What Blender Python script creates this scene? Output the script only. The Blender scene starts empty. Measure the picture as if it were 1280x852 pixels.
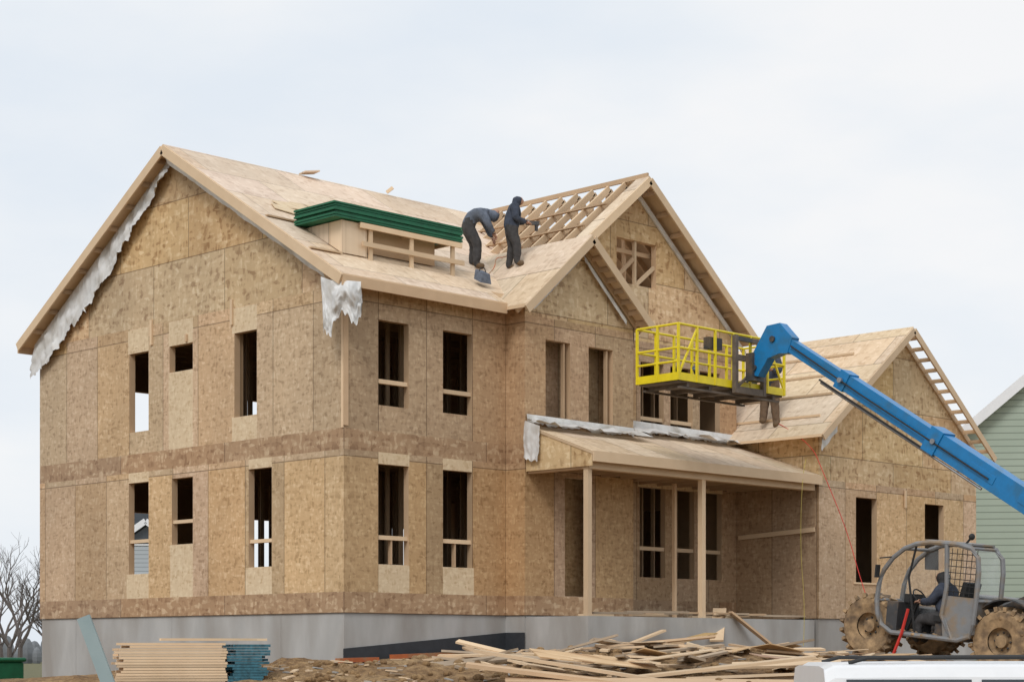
import bpy, math, random
from mathutils import Vector, Matrix, noise
random.seed(7)
S=math.sqrt(.5)
scene=bpy.context.scene
COL=bpy.context.collection

# ---------------------------------------------------------------- materials
def newmat(name):
    m=bpy.data.materials.new(name); m.use_nodes=True
    nt=m.node_tree; b=nt.nodes['Principled BSDF']
    return m,nt,b
def N(nt,t,**k):
    n=nt.nodes.new(t)
    for a,v in k.items(): setattr(n,a,v)
    return n
def math_(nt,op,a,b=None,c=None):
    n=N(nt,'ShaderNodeMath',operation=op)
    for i,v in enumerate((a,b,c)):
        if v is None: continue
        if isinstance(v,(int,float)): n.inputs[i].default_value=v
        else: nt.links.new(v,n.inputs[i])
    return n.outputs[0]
def mixc(nt,f,a,b,mode='MIX'):
    n=N(nt,'ShaderNodeMix',data_type='RGBA',blend_type=mode)
    for s,v in ((n.inputs[0],f),(n.inputs[6],a),(n.inputs[7],b)):
        if isinstance(v,(int,float)): s.default_value=v
        elif isinstance(v,tuple): s.default_value=(v[0],v[1],v[2],1)
        else: nt.links.new(v,s)
    return n.outputs[2]
def ramp(nt,fac,stops):
    n=N(nt,'ShaderNodeValToRGB'); e=n.color_ramp.elements
    while len(e)<len(stops): e.new(.5)
    for i,(p,c) in enumerate(stops):
        e[i].position=p; e[i].color=(c[0],c[1],c[2],1)
    nt.links.new(fac,n.inputs[0]); return n.outputs[0]
def osb(name,dark,mid,light,ua='xy',va='z',pw=1.22,ph=2.9,off=0.0,voff=0.0,flake=24.0,pvar=.24,seam=.010,weather=.2,sd=.7,clump=.4):
    m,nt,b=newmat(name); L=nt.links
    tc=N(nt,'ShaderNodeTexCoord'); sp=N(nt,'ShaderNodeSeparateXYZ'); L.new(tc.outputs['Object'],sp.inputs[0])
    X,Y,Z=sp.outputs
    u={'xy':lambda:math_(nt,'ADD',X,Y),'x':lambda:math_(nt,'ADD',X,0.0),'y':lambda:math_(nt,'ADD',Y,0.0)}[ua]()
    v={'z':Z,'y':Y,'x':X}[va]
    pu=math_(nt,'ADD',math_(nt,'DIVIDE',u,pw),off); pv=math_(nt,'ADD',math_(nt,'DIVIDE',v,ph),voff)
    iv=math_(nt,'FLOOR',pv)
    if ph<2: pu=math_(nt,'ADD',pu,math_(nt,'MULTIPLY',iv,.5))
    iu=math_(nt,'FLOOR',pu)
    cb=N(nt,'ShaderNodeCombineXYZ'); L.new(iu,cb.inputs[0]); L.new(iv,cb.inputs[1])
    wn=N(nt,'ShaderNodeTexWhiteNoise',noise_dimensions='2D'); L.new(cb.outputs[0],wn.inputs['Vector'])
    fu=math_(nt,'FRACT',pu); fv=math_(nt,'FRACT',pv)
    du=math_(nt,'MULTIPLY',math_(nt,'MINIMUM',fu,math_(nt,'SUBTRACT',1.0,fu)),pw)
    dv=math_(nt,'MULTIPLY',math_(nt,'MINIMUM',fv,math_(nt,'SUBTRACT',1.0,fv)),ph)
    sm=math_(nt,'LESS_THAN',math_(nt,'MINIMUM',du,dv),seam)
    uv=N(nt,'ShaderNodeCombineXYZ'); L.new(u,uv.inputs[0]); L.new(v,uv.inputs[1])
    cols=[]
    for sc,rot in (((1,.45,1),.5),((.4,1,1),-.3)):
        mp=N(nt,'ShaderNodeMapping'); mp.inputs['Scale'].default_value=sc; mp.inputs['Rotation'].default_value=(0,0,rot)
        L.new(uv.outputs[0],mp.inputs[0])
        vo=N(nt,'ShaderNodeTexVoronoi',voronoi_dimensions='2D'); vo.inputs['Scale'].default_value=flake; L.new(mp.outputs[0],vo.inputs['Vector'])
        s2=N(nt,'ShaderNodeSeparateColor'); L.new(vo.outputs['Color'],s2.inputs[0]); cols.append(s2.outputs[0])
    fl=math_(nt,'MULTIPLY_ADD',cols[0],.5,math_(nt,'MULTIPLY',cols[1],.5))
    nz=N(nt,'ShaderNodeTexNoise',noise_dimensions='2D'); nz.inputs['Scale'].default_value=3.2; nz.inputs['Detail'].default_value=4; nz.inputs['Roughness'].default_value=.7; L.new(uv.outputs[0],nz.inputs['Vector'])
    fl=math_(nt,'ADD',fl,math_(nt,'MULTIPLY',math_(nt,'SUBTRACT',nz.outputs[0],.5),clump))
    c=ramp(nt,fl,[(.08,dark),(.38,mid),(.62,mid),(.92,light)])
    big=N(nt,'ShaderNodeTexNoise'); big.inputs['Scale'].default_value=.5; big.inputs['Detail'].default_value=3; big.inputs['Roughness'].default_value=.6
    L.new(tc.outputs['Object'],big.inputs['Vector'])
    wf=math_(nt,'MULTIPLY',math_(nt,'SUBTRACT',big.outputs[0],.5),weather*2.4)
    val=math_(nt,'ADD',math_(nt,'ADD',1-pvar*.5,math_(nt,'MULTIPLY',wn.outputs[0],pvar)),wf)
    hsv=N(nt,'ShaderNodeHueSaturation'); L.new(c,hsv.inputs['Color']); L.new(val,hsv.inputs['Value'])
    s3=N(nt,'ShaderNodeSeparateColor'); L.new(wn.outputs['Color'],s3.inputs[0])
    L.new(math_(nt,'ADD',.84,math_(nt,'MULTIPLY',s3.outputs[1],.24)),hsv.inputs['Saturation'])
    L.new(math_(nt,'ADD',.494,math_(nt,'MULTIPLY',s3.outputs[2],.012)),hsv.inputs['Hue'])
    c2=mixc(nt,math_(nt,'MULTIPLY',sm,sd),hsv.outputs[0],(dark[0]*.35,dark[1]*.35,dark[2]*.35))
    L.new(c2,b.inputs['Base Color']); b.inputs['Roughness'].default_value=.75
    return m
def lumber(name,a,bcol,var=.35,rough=.7,scale=3):
    m,nt,b=newmat(name); L=nt.links
    g=N(nt,'ShaderNodeNewGeometry'); tc=N(nt,'ShaderNodeTexCoord')
    nz=N(nt,'ShaderNodeTexNoise'); nz.inputs['Scale'].default_value=scale; nz.inputs['Detail'].default_value=5; L.new(tc.outputs['Object'],nz.inputs['Vector'])
    c=mixc(nt,nz.outputs[0],a,bcol)
    v=math_(nt,'ADD',1-var*.5,math_(nt,'MULTIPLY',g.outputs['Random Per Island'],var))
    h=N(nt,'ShaderNodeHueSaturation'); L.new(c,h.inputs['Color']); L.new(v,h.inputs['Value'])
    L.new(h.outputs[0],b.inputs['Base Color']); b.inputs['Roughness'].default_value=rough
    return m
def plain(name,c,rough=.6,metal=0,var=.2,scale=5,dirt=None,dirtamt=.5,stretch=None):
    m,nt,b=newmat(name); L=nt.links
    tc=N(nt,'ShaderNodeTexCoord'); nz=N(nt,'ShaderNodeTexNoise'); nz.inputs['Scale'].default_value=scale; nz.inputs['Detail'].default_value=5; nz.inputs['Roughness'].default_value=.6
    src=tc.outputs['Object']
    if stretch:
        mp=N(nt,'ShaderNodeMapping'); mp.inputs['Scale'].default_value=stretch; L.new(src,mp.inputs[0]); src=mp.outputs[0]
    L.new(src,nz.inputs['Vector'])
    lo=tuple(x*(1-var) for x in c); hi=tuple(min(1,x*(1+var)) for x in c)
    col=ramp(nt,nz.outputs[0],[(.3,lo),(.7,hi)])
    if dirt:
        n2=N(nt,'ShaderNodeTexNoise'); n2.inputs['Scale'].default_value=scale*.7; n2.inputs['Detail'].default_value=8; L.new(src,n2.inputs['Vector'])
        f=math_(nt,'MULTIPLY',math_(nt,'SUBTRACT',n2.outputs[0],.62-dirtamt*.35),5.0)
        n=N(nt,'ShaderNodeClamp'); L.new(f,n.inputs[0]); col=mixc(nt,n.outputs[0],col,dirt)
    L.new(col,b.inputs['Base Color']); b.inputs['Roughness'].default_value=rough; b.inputs['Metallic'].default_value=metal
    bp=N(nt,'ShaderNodeBump'); bp.inputs['Strength'].default_value=.15; bp.inputs['Distance'].default_value=.02; L.new(nz.outputs[0],bp.inputs['Height']); L.new(bp.outputs[0],b.inputs['Normal'])
    return m
M={}
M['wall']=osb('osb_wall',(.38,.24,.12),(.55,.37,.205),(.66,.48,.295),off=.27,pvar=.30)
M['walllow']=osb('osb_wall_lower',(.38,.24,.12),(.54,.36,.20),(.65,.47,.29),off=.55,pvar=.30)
M['front']=osb('osb_front_shaded',(.31,.185,.09),(.44,.28,.148),(.54,.37,.21),off=.31,pvar=.28)  # wall OSB darkened: the front's weaker sunlight put into its colour
M['gable']=osb('osb_gable',(.36,.21,.09),(.58,.395,.20),(.71,.53,.31),pw=2.44,ph=1.22,voff=.06,flake=16,weather=.25,clump=.6)
M['band']=osb('osb_band',(.26,.145,.08),(.39,.24,.14),(.56,.40,.26),pw=3.66,ph=5,flake=17,pvar=.1,clump=.5)
M['light']=osb('osb_light',(.54,.38,.23),(.66,.50,.33),(.73,.58,.40),pw=9,ph=9,pvar=.05,weather=.1)
M['roof']=osb('osb_roof',(.56,.40,.27),(.69,.525,.375),(.77,.61,.46),ua='x',va='y',pw=2.44,ph=1.04,pvar=.14,weather=.22,seam=.012,sd=.55,flake=16)
M['roofg']=osb('osb_roof_wing',(.55,.40,.255),(.68,.525,.355),(.77,.61,.44),ua='y',va='x',pw=2.44,ph=.96,pvar=.16,weather=.2,seam=.012,flake=16)
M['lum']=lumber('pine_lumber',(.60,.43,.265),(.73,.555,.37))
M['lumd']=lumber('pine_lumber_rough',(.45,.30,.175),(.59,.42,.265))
M['old']=lumber('weathered_board',(.30,.23,.16),(.48,.37,.26),var=.6)
M['lumin']=lumber('pine_interior_shaded',(.27,.175,.10),(.39,.265,.15))  # pine darkened for indoors, room shade put into the colour
M['wrap']=plain('house_wrap',(.70,.695,.68),.5,var=.14,scale=2.5,dirt=(.47,.44,.39),dirtamt=.35)
M['concrete']=plain('poured_concrete',(.42,.415,.40),.85,var=.14,scale=1.3,dirt=(.31,.29,.265),dirtamt=.5,stretch=(1,1,.35))
M['tar']=plain('foundation_tar',(.03,.034,.04),.6)
M['orange']=plain('orange_plastic',(.45,.12,.035),.6,dirt=(.3,.18,.09),dirtamt=.4)
M['green']=plain('green_sheathing',(.006,.12,.055),.6,var=.2)
M['dark']=plain('dark_steel',(.05,.05,.052),.5,dirt=(.16,.11,.07),dirtamt=.35)
M['deck']=plain('rusty_deck_steel',(.14,.11,.085),.7,var=.4)
M['black']=plain('black_rubber',(.02,.02,.02),.7)
M['blue']=plain('blue_paint',(.006,.185,.45),.35,var=.08,dirt=(.02,.15,.31),dirtamt=.35)
M['yellow']=plain('yellow_paint',(.80,.64,.015),.4,var=.1)
M['cordy']=plain('cord_yellow',(.50,.40,.08),.5)
M['grey']=plain('silver_paint',(.21,.215,.22),.4,var=.1,dirt=(.26,.19,.12),dirtamt=.4)
M['mud']=plain('dried_mud',(.36,.24,.13),.95,var=.45,scale=6,dirt=(.14,.095,.06),dirtamt=.4)
M['steel']=plain('steel',(.35,.35,.36),.4,metal=.7)
M['bluewrap']=plain('blue_wrap_ends',(.03,.12,.16),.6,var=.5,scale=14)
M['graywood']=lumber('treated_board',(.22,.30,.31),(.32,.39,.39))
M['white']=plain('white_paint',(.78,.79,.80),.3,var=.03)
M['red']=plain('red_strap',(.55,.03,.02),.6)
M['hood']=plain('cloth_navy',(.045,.055,.08),.9,var=.3,scale=12)
M['jacket2']=plain('cloth_slate',(.12,.14,.18),.9,var=.3,scale=12)
M['pants']=plain('cloth_dark',(.05,.047,.047),.9,var=.35,scale=12)
M['pants2']=plain('cloth_brown',(.14,.09,.055),.9,var=.35,scale=12)
M['skin']=plain('skin',(.45,.25,.17),.6,var=.08)
M['boot']=plain('boot_leather',(.13,.08,.04),.8)
def glassmat():
    m,nt,b=newmat('cab_glass'); b.inputs['Base Color'].default_value=(.8,.85,.88,1); b.inputs['Alpha'].default_value=.16; b.inputs['Roughness'].default_value=.05
    return m
M['glass']=glassmat()
def sidingmat(name,c,c2):
    m,nt,b=newmat(name); L=nt.links
    tc=N(nt,'ShaderNodeTexCoord'); sp=N(nt,'ShaderNodeSeparateXYZ'); L.new(tc.outputs['Object'],sp.inputs[0])
    f=math_(nt,'FRACT',math_(nt,'DIVIDE',sp.outputs[2],.18))
    nz=N(nt,'ShaderNodeTexNoise'); nz.inputs['Scale'].default_value=1.5; L.new(tc.outputs['Object'],nz.inputs['Vector'])
    base=mixc(nt,nz.outputs[0],c,c2)
    col=mixc(nt,math_(nt,'LESS_THAN',f,.16),base,tuple(x*.6 for x in c))
    L.new(col,b.inputs['Base Color']); b.inputs['Roughness'].default_value=.6
    return m
M['siding']=sidingmat('green_siding',(.33,.40,.32),(.39,.46,.38))
M['siding2']=sidingmat('grey_siding',(.38,.42,.45),(.46,.50,.52))
M['shingle']=plain('roof_shingles',(.09,.09,.10),.9,scale=8)
M['winglass']=plain('window_glass_dark',(.05,.06,.07),.1,var=.1)
def dirtmat():
    m,nt,b=newmat('dirt_ground'); L=nt.links
    tc=N(nt,'ShaderNodeTexCoord')
    n1=N(nt,'ShaderNodeTexNoise'); n1.inputs['Scale'].default_value=.9; n1.inputs['Detail'].default_value=10; n1.inputs['Roughness'].default_value=.7
    n2=N(nt,'ShaderNodeTexNoise'); n2.inputs['Scale'].default_value=9; n2.inputs['Detail'].default_value=8; n2.inputs['Roughness'].default_value=.75
    n3=N(nt,'ShaderNodeTexVoronoi'); n3.inputs['Scale'].default_value=16
    for n in (n1,n2,n3): L.new(tc.outputs['Object'],n.inputs['Vector'])
    c=ramp(nt,n1.outputs[0],[(.32,(.20,.12,.06)),(.48,(.36,.225,.105)),(.68,(.52,.36,.19))])
    d=ramp(nt,n2.outputs[0],[(.35,(.45,.4,.36)),(.62,(1.12,1.1,1.08))])
    c=mixc(nt,1.0,c,d,'MULTIPLY')
    dist=N(nt,'ShaderNodeVectorMath',operation='DISTANCE'); L.new(tc.outputs['Object'],dist.inputs[0]); dist.inputs[1].default_value=(5,-2,0)
    f=math_(nt,'MULTIPLY',math_(nt,'SUBTRACT',dist.outputs['Value'],34.0),.1)
    cl=N(nt,'ShaderNodeClamp'); L.new(f,cl.inputs[0])
    gr=ramp(nt,n2.outputs[0],[(.3,(.10,.10,.045)),(.7,(.20,.18,.09))])
    c=mixc(nt,cl.outputs[0],c,gr)
    L.new(c,b.inputs['Base Color']); b.inputs['Roughness'].default_value=.95
    h=math_(nt,'ADD',n2.outputs[0],math_(nt,'MULTIPLY',n3.outputs[0],.4))
    bp=N(nt,'ShaderNodeBump'); bp.inputs['Strength'].default_value=.9; bp.inputs['Distance'].default_value=.09; L.new(h,bp.inputs['Height']); L.new(bp.outputs[0],b.inputs['Normal'])
    return m
M['dirt']=dirtmat()
M['bark']=plain('bark',(.12,.10,.09),.9)
M['woods']=plain('distant_woods',(.17,.18,.19),.95,var=.2,scale=.3)  # blue-grey distance haze put into the colour of the trees

# ---------------------------------------------------------------- mesh tools
def empty(name,loc=(0,0,0),rot=(0,0,0)):
    o=bpy.data.objects.new(name,None); COL.objects.link(o); o.location=loc; o.rotation_euler=rot; o.empty_display_size=.3
    bpy.context.view_layer.update(); return o
def add(name,me,parent=None,keep=False):
    o=bpy.data.objects.new(name,me); COL.objects.link(o)
    if parent:
        o.parent=parent
        if keep: o.matrix_parent_inverse=parent.matrix_world.inverted()
    return o
class MB:
    def __init__(s): s.v=[];s.f=[];s.m=[];s.mats=[]
    def mi(s,k):
        if k not in s.mats: s.mats.append(k)
        return s.mats.index(k)
    def poly(s,pts,k):
        i=len(s.v); s.v+= [tuple(p) for p in pts]; s.f.append(tuple(range(i,i+len(pts)))); s.m.append(s.mi(k))
    def prism(s,pts,ext,k,kside=None):
        n=len(pts); i=len(s.v); e=Vector(ext)
        s.v+=[tuple(p) for p in pts]+[tuple(Vector(p)+e) for p in pts]
        kk=s.mi(k); ks=s.mi(kside or k)
        s.f.append(tuple(range(i,i+n))); s.m.append(kk)
        s.f.append(tuple(reversed(range(i+n,i+2*n)))); s.m.append(ks)
        for a in range(n):
            b=(a+1)%n; s.f.append((i+a,i+n+a,i+n+b,i+b)); s.m.append(ks)
    def box(s,x0,x1,y0,y1,z0,z1,k):
        s.prism([(x0,y0,z1),(x1,y0,z1),(x1,y1,z1),(x0,y1,z1)],(0,0,z0-z1),k)
    def beam(s,p,q,w,h,k,up=(0,0,1),roll=0):
        p=Vector(p);q=Vector(q);d=(q-p).normalized();up=Vector(up)
        if abs(d.dot(up))>.98: up=Vector((0,1,0))
        sd=d.cross(up).normalized(); u=sd.cross(d).normalized()
        if roll:
            R=Matrix.Rotation(roll,3,d); sd=R@sd; u=R@u
        a=[p+sd*w/2+u*h/2,p-sd*w/2+u*h/2,p-sd*w/2-u*h/2,p+sd*w/2-u*h/2]
        s.prism(a,q-p,k)
    def tube(s,pts,r,k,n=8,closed=False):
        pts=[Vector(p) for p in pts]; rr=r if isinstance(r,(list,tuple)) else [r]*len(pts)
        base=len(s.v); kk=s.mi(k); m=len(pts)
        for i,p in enumerate(pts):
            if closed: d=(pts[(i+1)%m]-pts[i-1])
            else: d=pts[min(i+1,m-1)]-pts[max(i-1,0)]
            d.normalize(); up=Vector((0,0,1)) if abs(d.z)<.9 else Vector((1,0,0))
            a=d.cross(up).normalized(); b=a.cross(d)
            for j in range(n):
                t=2*math.pi*j/n; s.v.append(tuple(p+(a*math.cos(t)+b*math.sin(t))*rr[i]))
        for i in range(m if closed else m-1):
            i2=(i+1)%m
            for j in range(n):
                j2=(j+1)%n; s.f.append((base+i*n+j,base+i*n+j2,base+i2*n+j2,base+i2*n+j)); s.m.append(kk)
        if not closed:
            s.f.append(tuple(base+j for j in reversed(range(n)))); s.m.append(kk)
            s.f.append(tuple(base+(m-1)*n+j for j in range(n))); s.m.append(kk)
    def lathe(s,prof,c,axis,k,n=32):
        base=len(s.v); kk=s.mi(k); c=Vector(c)
        for r,h in prof:
            for j in range(n):
                t=2*math.pi*j/n
                if axis=='x': s.v.append((c.x+h,c.y+r*math.cos(t),c.z+r*math.sin(t)))
                else: s.v.append((c.x+r*math.cos(t),c.y+r*math.sin(t),c.z+h))
        for i in range(len(prof)-1):
            for j in range(n):
                j2=(j+1)%n; s.f.append((base+i*n+j,base+i*n+j2,base+(i+1)*n+j2,base+(i+1)*n+j)); s.m.append(kk)
    def ball(s,c,r,k,n=12):
        c=Vector(c); r=Vector(r if isinstance(r,(tuple,list)) else (r,r,r)); base=len(s.v); kk=s.mi(k); m=8
        for i in range(m+1):
            a=math.pi*i/m
            for j in range(n):
                t=2*math.pi*j/n; s.v.append((c.x+r.x*math.sin(a)*math.cos(t),c.y+r.y*math.sin(a)*math.sin(t),c.z+r.z*math.cos(a)))
        for i in range(m):
            for j in range(n):
                j2=(j+1)%n; s.f.append((base+i*n+j,base+i*n+j2,base+(i+1)*n+j2,base+(i+1)*n+j)); s.m.append(kk)
    def build(s,name,parent=None,keep=False,bevel=0,smooth=False):
        me=bpy.data.meshes.new(name); me.from_pydata(s.v,[],s.f)
        for k in s.mats: me.materials.append(M[k])
        me.polygons.foreach_set('material_index',s.m)
        if smooth: me.polygons.foreach_set('use_smooth',[True]*len(s.f))
        me.update(); o=add(name,me,parent,keep)
        if bevel:
            b=o.modifiers.new('bevel','BEVEL'); b.width=bevel; b.segments=2; b.limit_method='ANGLE'
        return o

def wall(name,parent,axis,c,u0,u1,z0,top,ops=(),patches=(),th=.14,inward=1,default='wall',extra=(),inner='lumin'):
    mb=MB(); tf=top if callable(top) else (lambda u:top)
    P=(lambda u,z,o:(c+inward*o,u,z)) if axis=='x' else (lambda u,z,o:(u,c+inward*o,z))
    us={u0,u1,*extra}; zs={z0}
    for (a,b,za,zb) in ops: us|={a,b}; zs|={za,zb}
    for (a,b,za,zb,k) in patches:
        us|={max(a,u0),min(b,u1)}; zs|={max(za,z0),zb}
    us=sorted(x for x in us if u0-1e-6<=x<=u1+1e-6); zs=sorted(z for z in zs if z>=z0)
    for ua,ub in zip(us,us[1:]):
        if ub-ua<1e-5: continue
        ta,tb=tf(ua),tf(ub); zz=[z for z in zs if z<min(ta,tb)-.005]
        if not zz: zz=[z0]
        for i,za in enumerate(zz):
            last=i==len(zz)-1
            zb1,zb2=(ta,tb) if last else (zz[i+1],zz[i+1])
            cu=(ua+ub)/2; cz=(za+ (zb1+zb2)/2)/2
            if any(a<cu<b and q<cz<w for a,b,q,w in ops): continue
            k=default
            for (a,b,q,w,kk) in patches:
                if a<cu<b and q<cz<w: k=kk
            mb.poly([P(ua,za,0),P(ub,za,0),P(ub,zb2,0),P(ua,zb1,0)],k)
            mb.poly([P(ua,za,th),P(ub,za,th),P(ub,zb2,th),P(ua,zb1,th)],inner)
        mb.poly([P(ua,ta,0),P(ub,tb,0),P(ub,tb,th),P(ua,ta,th)],'lum')
    for a,b,q,w in ops:
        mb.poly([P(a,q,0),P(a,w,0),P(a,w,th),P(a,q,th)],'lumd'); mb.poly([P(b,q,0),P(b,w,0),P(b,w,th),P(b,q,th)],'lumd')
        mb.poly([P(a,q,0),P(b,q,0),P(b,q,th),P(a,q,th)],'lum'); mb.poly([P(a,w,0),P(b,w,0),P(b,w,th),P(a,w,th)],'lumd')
    return mb.build(name,parent)

# ---------------------------------------------------------------- terrain
CAMX,CAMY,CAMZ=-22.56,-26.94,-.69
def site(l,d):  # plot survey grid, turned 45 degrees to the house
    return (((d-35)+(l+3.095))*S, ((d-35)-(l+3.095))*S)
PR=[(-900,-2.45),(14,-2.45),(20,-2.1),(26,-1.45),(30,-1.10),(33,-.97),(34.5,-.97),(36,-.86),(44,-.9),(52,-1.9),(80,-2.6),(900,-2.9)]
def gh(x,y,det=True):
    D=S*((x-CAMX)+(y-CAMY)); l=S*((x-CAMX)-(y-CAMY))
    for (a,za),(b,zb) in zip(PR,PR[1:]):
        if a<=D<=b:
            t=(D-a)/(b-a); t=t*t*(3-2*t) if b-a>8 else t; z=za+(zb-za)*t; break
    else: z=-2.9
    if D<60: z-=min(.55,.065*max(0,-(l+3.5))) + min(.4,.05*max(0,l-7))
    z+=.30*math.exp(-((l-2.2)/3.4)**2-((D-32)/1.5)**2)+.10*math.exp(-((l+2)/1.6)**2-((D-30.2)/1.0)**2)+.12*math.exp(-((l-5.5)/1.2)**2-((D-33)/1.3)**2)
    if det and 10<D<46:
        w=min(1,max(0,(D-12)/8))*min(1,max(0,(46-D)/4))
        z+=w*(.11*noise.noise(Vector((x*.45,y*.45,3)))+.10*noise.noise(Vector((x*1.6,y*1.6,1)))+.07*noise.noise(Vector((x*3.6,y*3.6,8))))
    return z
def axisvals(lo,hi,step,far):
    v=[]; x=lo
    while x<=hi: v.append(x); x+=step
    s=step; x=hi
    while x<far: s*=1.28; x+=s; v.append(x)
    s=step; x=lo
    while x>-far: s*=1.28; x-=s; v.insert(0,x)
    return v
ax=axisvals(-14,19,.13,2500); ay=axisvals(-17,3,.13,2500)
vs=[(x,y,gh(x,y)) for y in ay for x in ax]; nx=len(ax)
fs=[(j*nx+i,j*nx+i+1,(j+1)*nx+i+1,(j+1)*nx+i) for j in range(len(ay)-1) for i in range(nx-1)]
me=bpy.data.meshes.new('ground'); me.from_pydata(vs,[],fs); me.materials.append(M['dirt']); me.polygons.foreach_set('use_smooth',[True]*len(fs)); me.update(); add('ground',me)

# ---------------------------------------------------------------- the house
H=empty('unfinished_wood_frame_house')
zr=lambda Y:6.371+.603*Y
RY=5.27; RZ=zr(RY)
gtop=lambda y: RZ-.603*abs(y-RY)-.17
UW=[(6.29,6.99,3.87,5.52),(4.73,5.54,4.98,5.52),(2.62,3.34,3.88,5.53)]
LW=[(6.29,7.02,.90,2.81),(4.73,5.46,1.46,2.81),(2.15,2.88,.92,2.83)]
pat=[(0,10.54,0,3.02,'walllow'),(0,10.54,3.02,3.41,'band'),(0,10.54,0,.39,'band'),
 (6.29,7.05,5.52,6.02,'light'),(4.73,5.57,5.52,6.02,'light'),(4.73,5.57,3.41,4.98,'light'),(2.62,3.42,5.53,6.02,'light'),(2.62,3.42,3.41,3.88,'light'),
 (6.29,7.1,.39,.90,'light'),(4.73,5.52,.39,1.46,'light'),(2.15,2.98,.39,.92,'light'),(6.29,7.02,2.81,3.02,'light'),(2.15,2.88,2.83,3.02,'light'),
 (0,10.54,6.04,12,'gable')]
wall('gable_end_wall',H,'x',0,0,10.54,0,gtop,UW+LW,pat,extra=(RY,9.7,.8))
FW=[(.84,1.60,3.90,5.50),(2.49,3.27,3.90,5.50),(.84,1.60,.92,2.80),(2.49,3.27,.92,2.80)]
fp=[(0,4.2,3.02,3.41,'band'),(0,4.2,0,.39,'band'),(.84,1.62,.39,.92,'light'),(2.49,3.32,.39,.92,'light'),(.84,1.62,2.8,3.02,'light'),(2.49,3.27,2.8,3.02,'light')]
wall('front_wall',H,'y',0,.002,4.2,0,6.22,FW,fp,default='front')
small=lambda x: 7.71-.86*abs(x-5.75)-.16
BW=[(4.79,5.51,3.86,5.52),(6.06,6.80,3.86,5.52),(5.35,6.11,.40,2.80)]
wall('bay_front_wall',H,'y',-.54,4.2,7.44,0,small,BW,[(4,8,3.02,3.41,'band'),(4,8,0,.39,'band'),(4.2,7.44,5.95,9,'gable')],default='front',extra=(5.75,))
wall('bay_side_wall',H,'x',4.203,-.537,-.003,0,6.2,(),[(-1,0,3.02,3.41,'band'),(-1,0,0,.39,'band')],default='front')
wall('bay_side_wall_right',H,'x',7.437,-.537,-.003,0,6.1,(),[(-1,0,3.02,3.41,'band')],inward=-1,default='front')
big=lambda x: 9.40-.81*abs(x-8.12)-.16
TW=[(8.29,9.06,3.88,5.52),(9.28,10.04,3.88,5.52),(10.29,11.0,3.88,5.52),(8.26,9.11,.88,2.82),(9.34,10.10,.88,2.82),(10.29,11.06,.88,2.82),(7.52,8.80,7.13,8.08)]
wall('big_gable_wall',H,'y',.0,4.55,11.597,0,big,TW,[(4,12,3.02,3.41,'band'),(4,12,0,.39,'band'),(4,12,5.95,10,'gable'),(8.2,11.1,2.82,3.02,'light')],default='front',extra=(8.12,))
RO=[(1.9,3.3,3.7,5.3),(1.9,3.3,.6,2.5),(5,6.5,3.9,5.4),(5,6.5,.5,2.5),(8,9.2,3.9,5.4),(9.6,11.2,.35,2.5)]
wall('rear_wall',H,'y',10.54,0,11.6,0,6.2,RO,inward=-1)
wall('right_wall',H,'x',11.6,0,10.54,0,gtop,[(2,3,.9,2.6),(7,8,.9,2.6),(6.5,8,3.9,5.4)],inward=-1,extra=(RY,))
mb=MB()
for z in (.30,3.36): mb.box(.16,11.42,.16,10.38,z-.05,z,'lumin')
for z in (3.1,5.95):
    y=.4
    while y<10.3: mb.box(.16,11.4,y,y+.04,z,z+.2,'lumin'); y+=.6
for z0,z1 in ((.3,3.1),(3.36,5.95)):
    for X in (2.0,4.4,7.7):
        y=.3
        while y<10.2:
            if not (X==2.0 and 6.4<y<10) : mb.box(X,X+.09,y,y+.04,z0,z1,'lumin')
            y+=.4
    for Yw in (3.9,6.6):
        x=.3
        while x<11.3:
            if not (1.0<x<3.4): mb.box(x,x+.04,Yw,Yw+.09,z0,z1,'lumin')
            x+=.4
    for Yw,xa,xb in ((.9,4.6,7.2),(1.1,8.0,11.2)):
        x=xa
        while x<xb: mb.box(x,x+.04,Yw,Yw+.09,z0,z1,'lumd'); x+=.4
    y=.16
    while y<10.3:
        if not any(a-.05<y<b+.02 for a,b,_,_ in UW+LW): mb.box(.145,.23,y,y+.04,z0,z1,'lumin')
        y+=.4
mb.build('floors_and_interior_framing',H)
mb=MB()
for a,b,z in ((6.29,7.02,1.58),(4.73,5.46,1.92),(2.15,2.88,1.42)): mb.box(.03,.12,a+.003,b-.003,z-.03,z+.04,'lum')
for a,b,z in ((.84,1.60,4.35),(2.49,3.27,4.32),(.84,1.60,1.42),(2.49,3.27,1.42),(8.26,9.11,1.5),(9.34,10.10,1.5),(10.29,11.06,1.5),(8.29,9.06,4.3),(9.28,10.04,4.3)): mb.box(a+.003,b-.003,.03,.12,z-.035,z+.045,'lum')
for a,b in ((.84,1.60),(2.49,3.27)): mb.box(a+.35,a+.39,.05,.13,.93,1.38,'lumd')
for a,b in ((4.79,5.51),(6.06,6.80)): mb.box(b-.16,b-.12,-.50,-.42,3.87,5.5,'lumd')
mb.box(8.13,8.19,.03,.1,7.135,8.075,'lum')
mb.beam((7.53,.06,7.2),(8.12,.06,7.7),.05,.08,'lumd'); mb.beam((8.2,.06,7.15),(8.79,.06,7.6),.05,.08,'lum')
mb.box(-.025,-.002,.0,.05,3.41,5.75,'lum'); mb.box(-.025,.09,-.025,-.003,3.45,5.75,'lumd')
mb.box(-.04,-.003,6.13,6.2,5.62,6.14,'lum'); mb.box(-.04,-.003,3.37,3.44,5.7,6.2,'lum'); mb.box(-.04,-.003,4.9,4.96,5.55,5.7,'lumd')
mb.build('window_bars_and_battens',H)
mb=MB()
mb.box(.03,11.5,.03,10.5,-3.2,-.004,'concrete')
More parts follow.
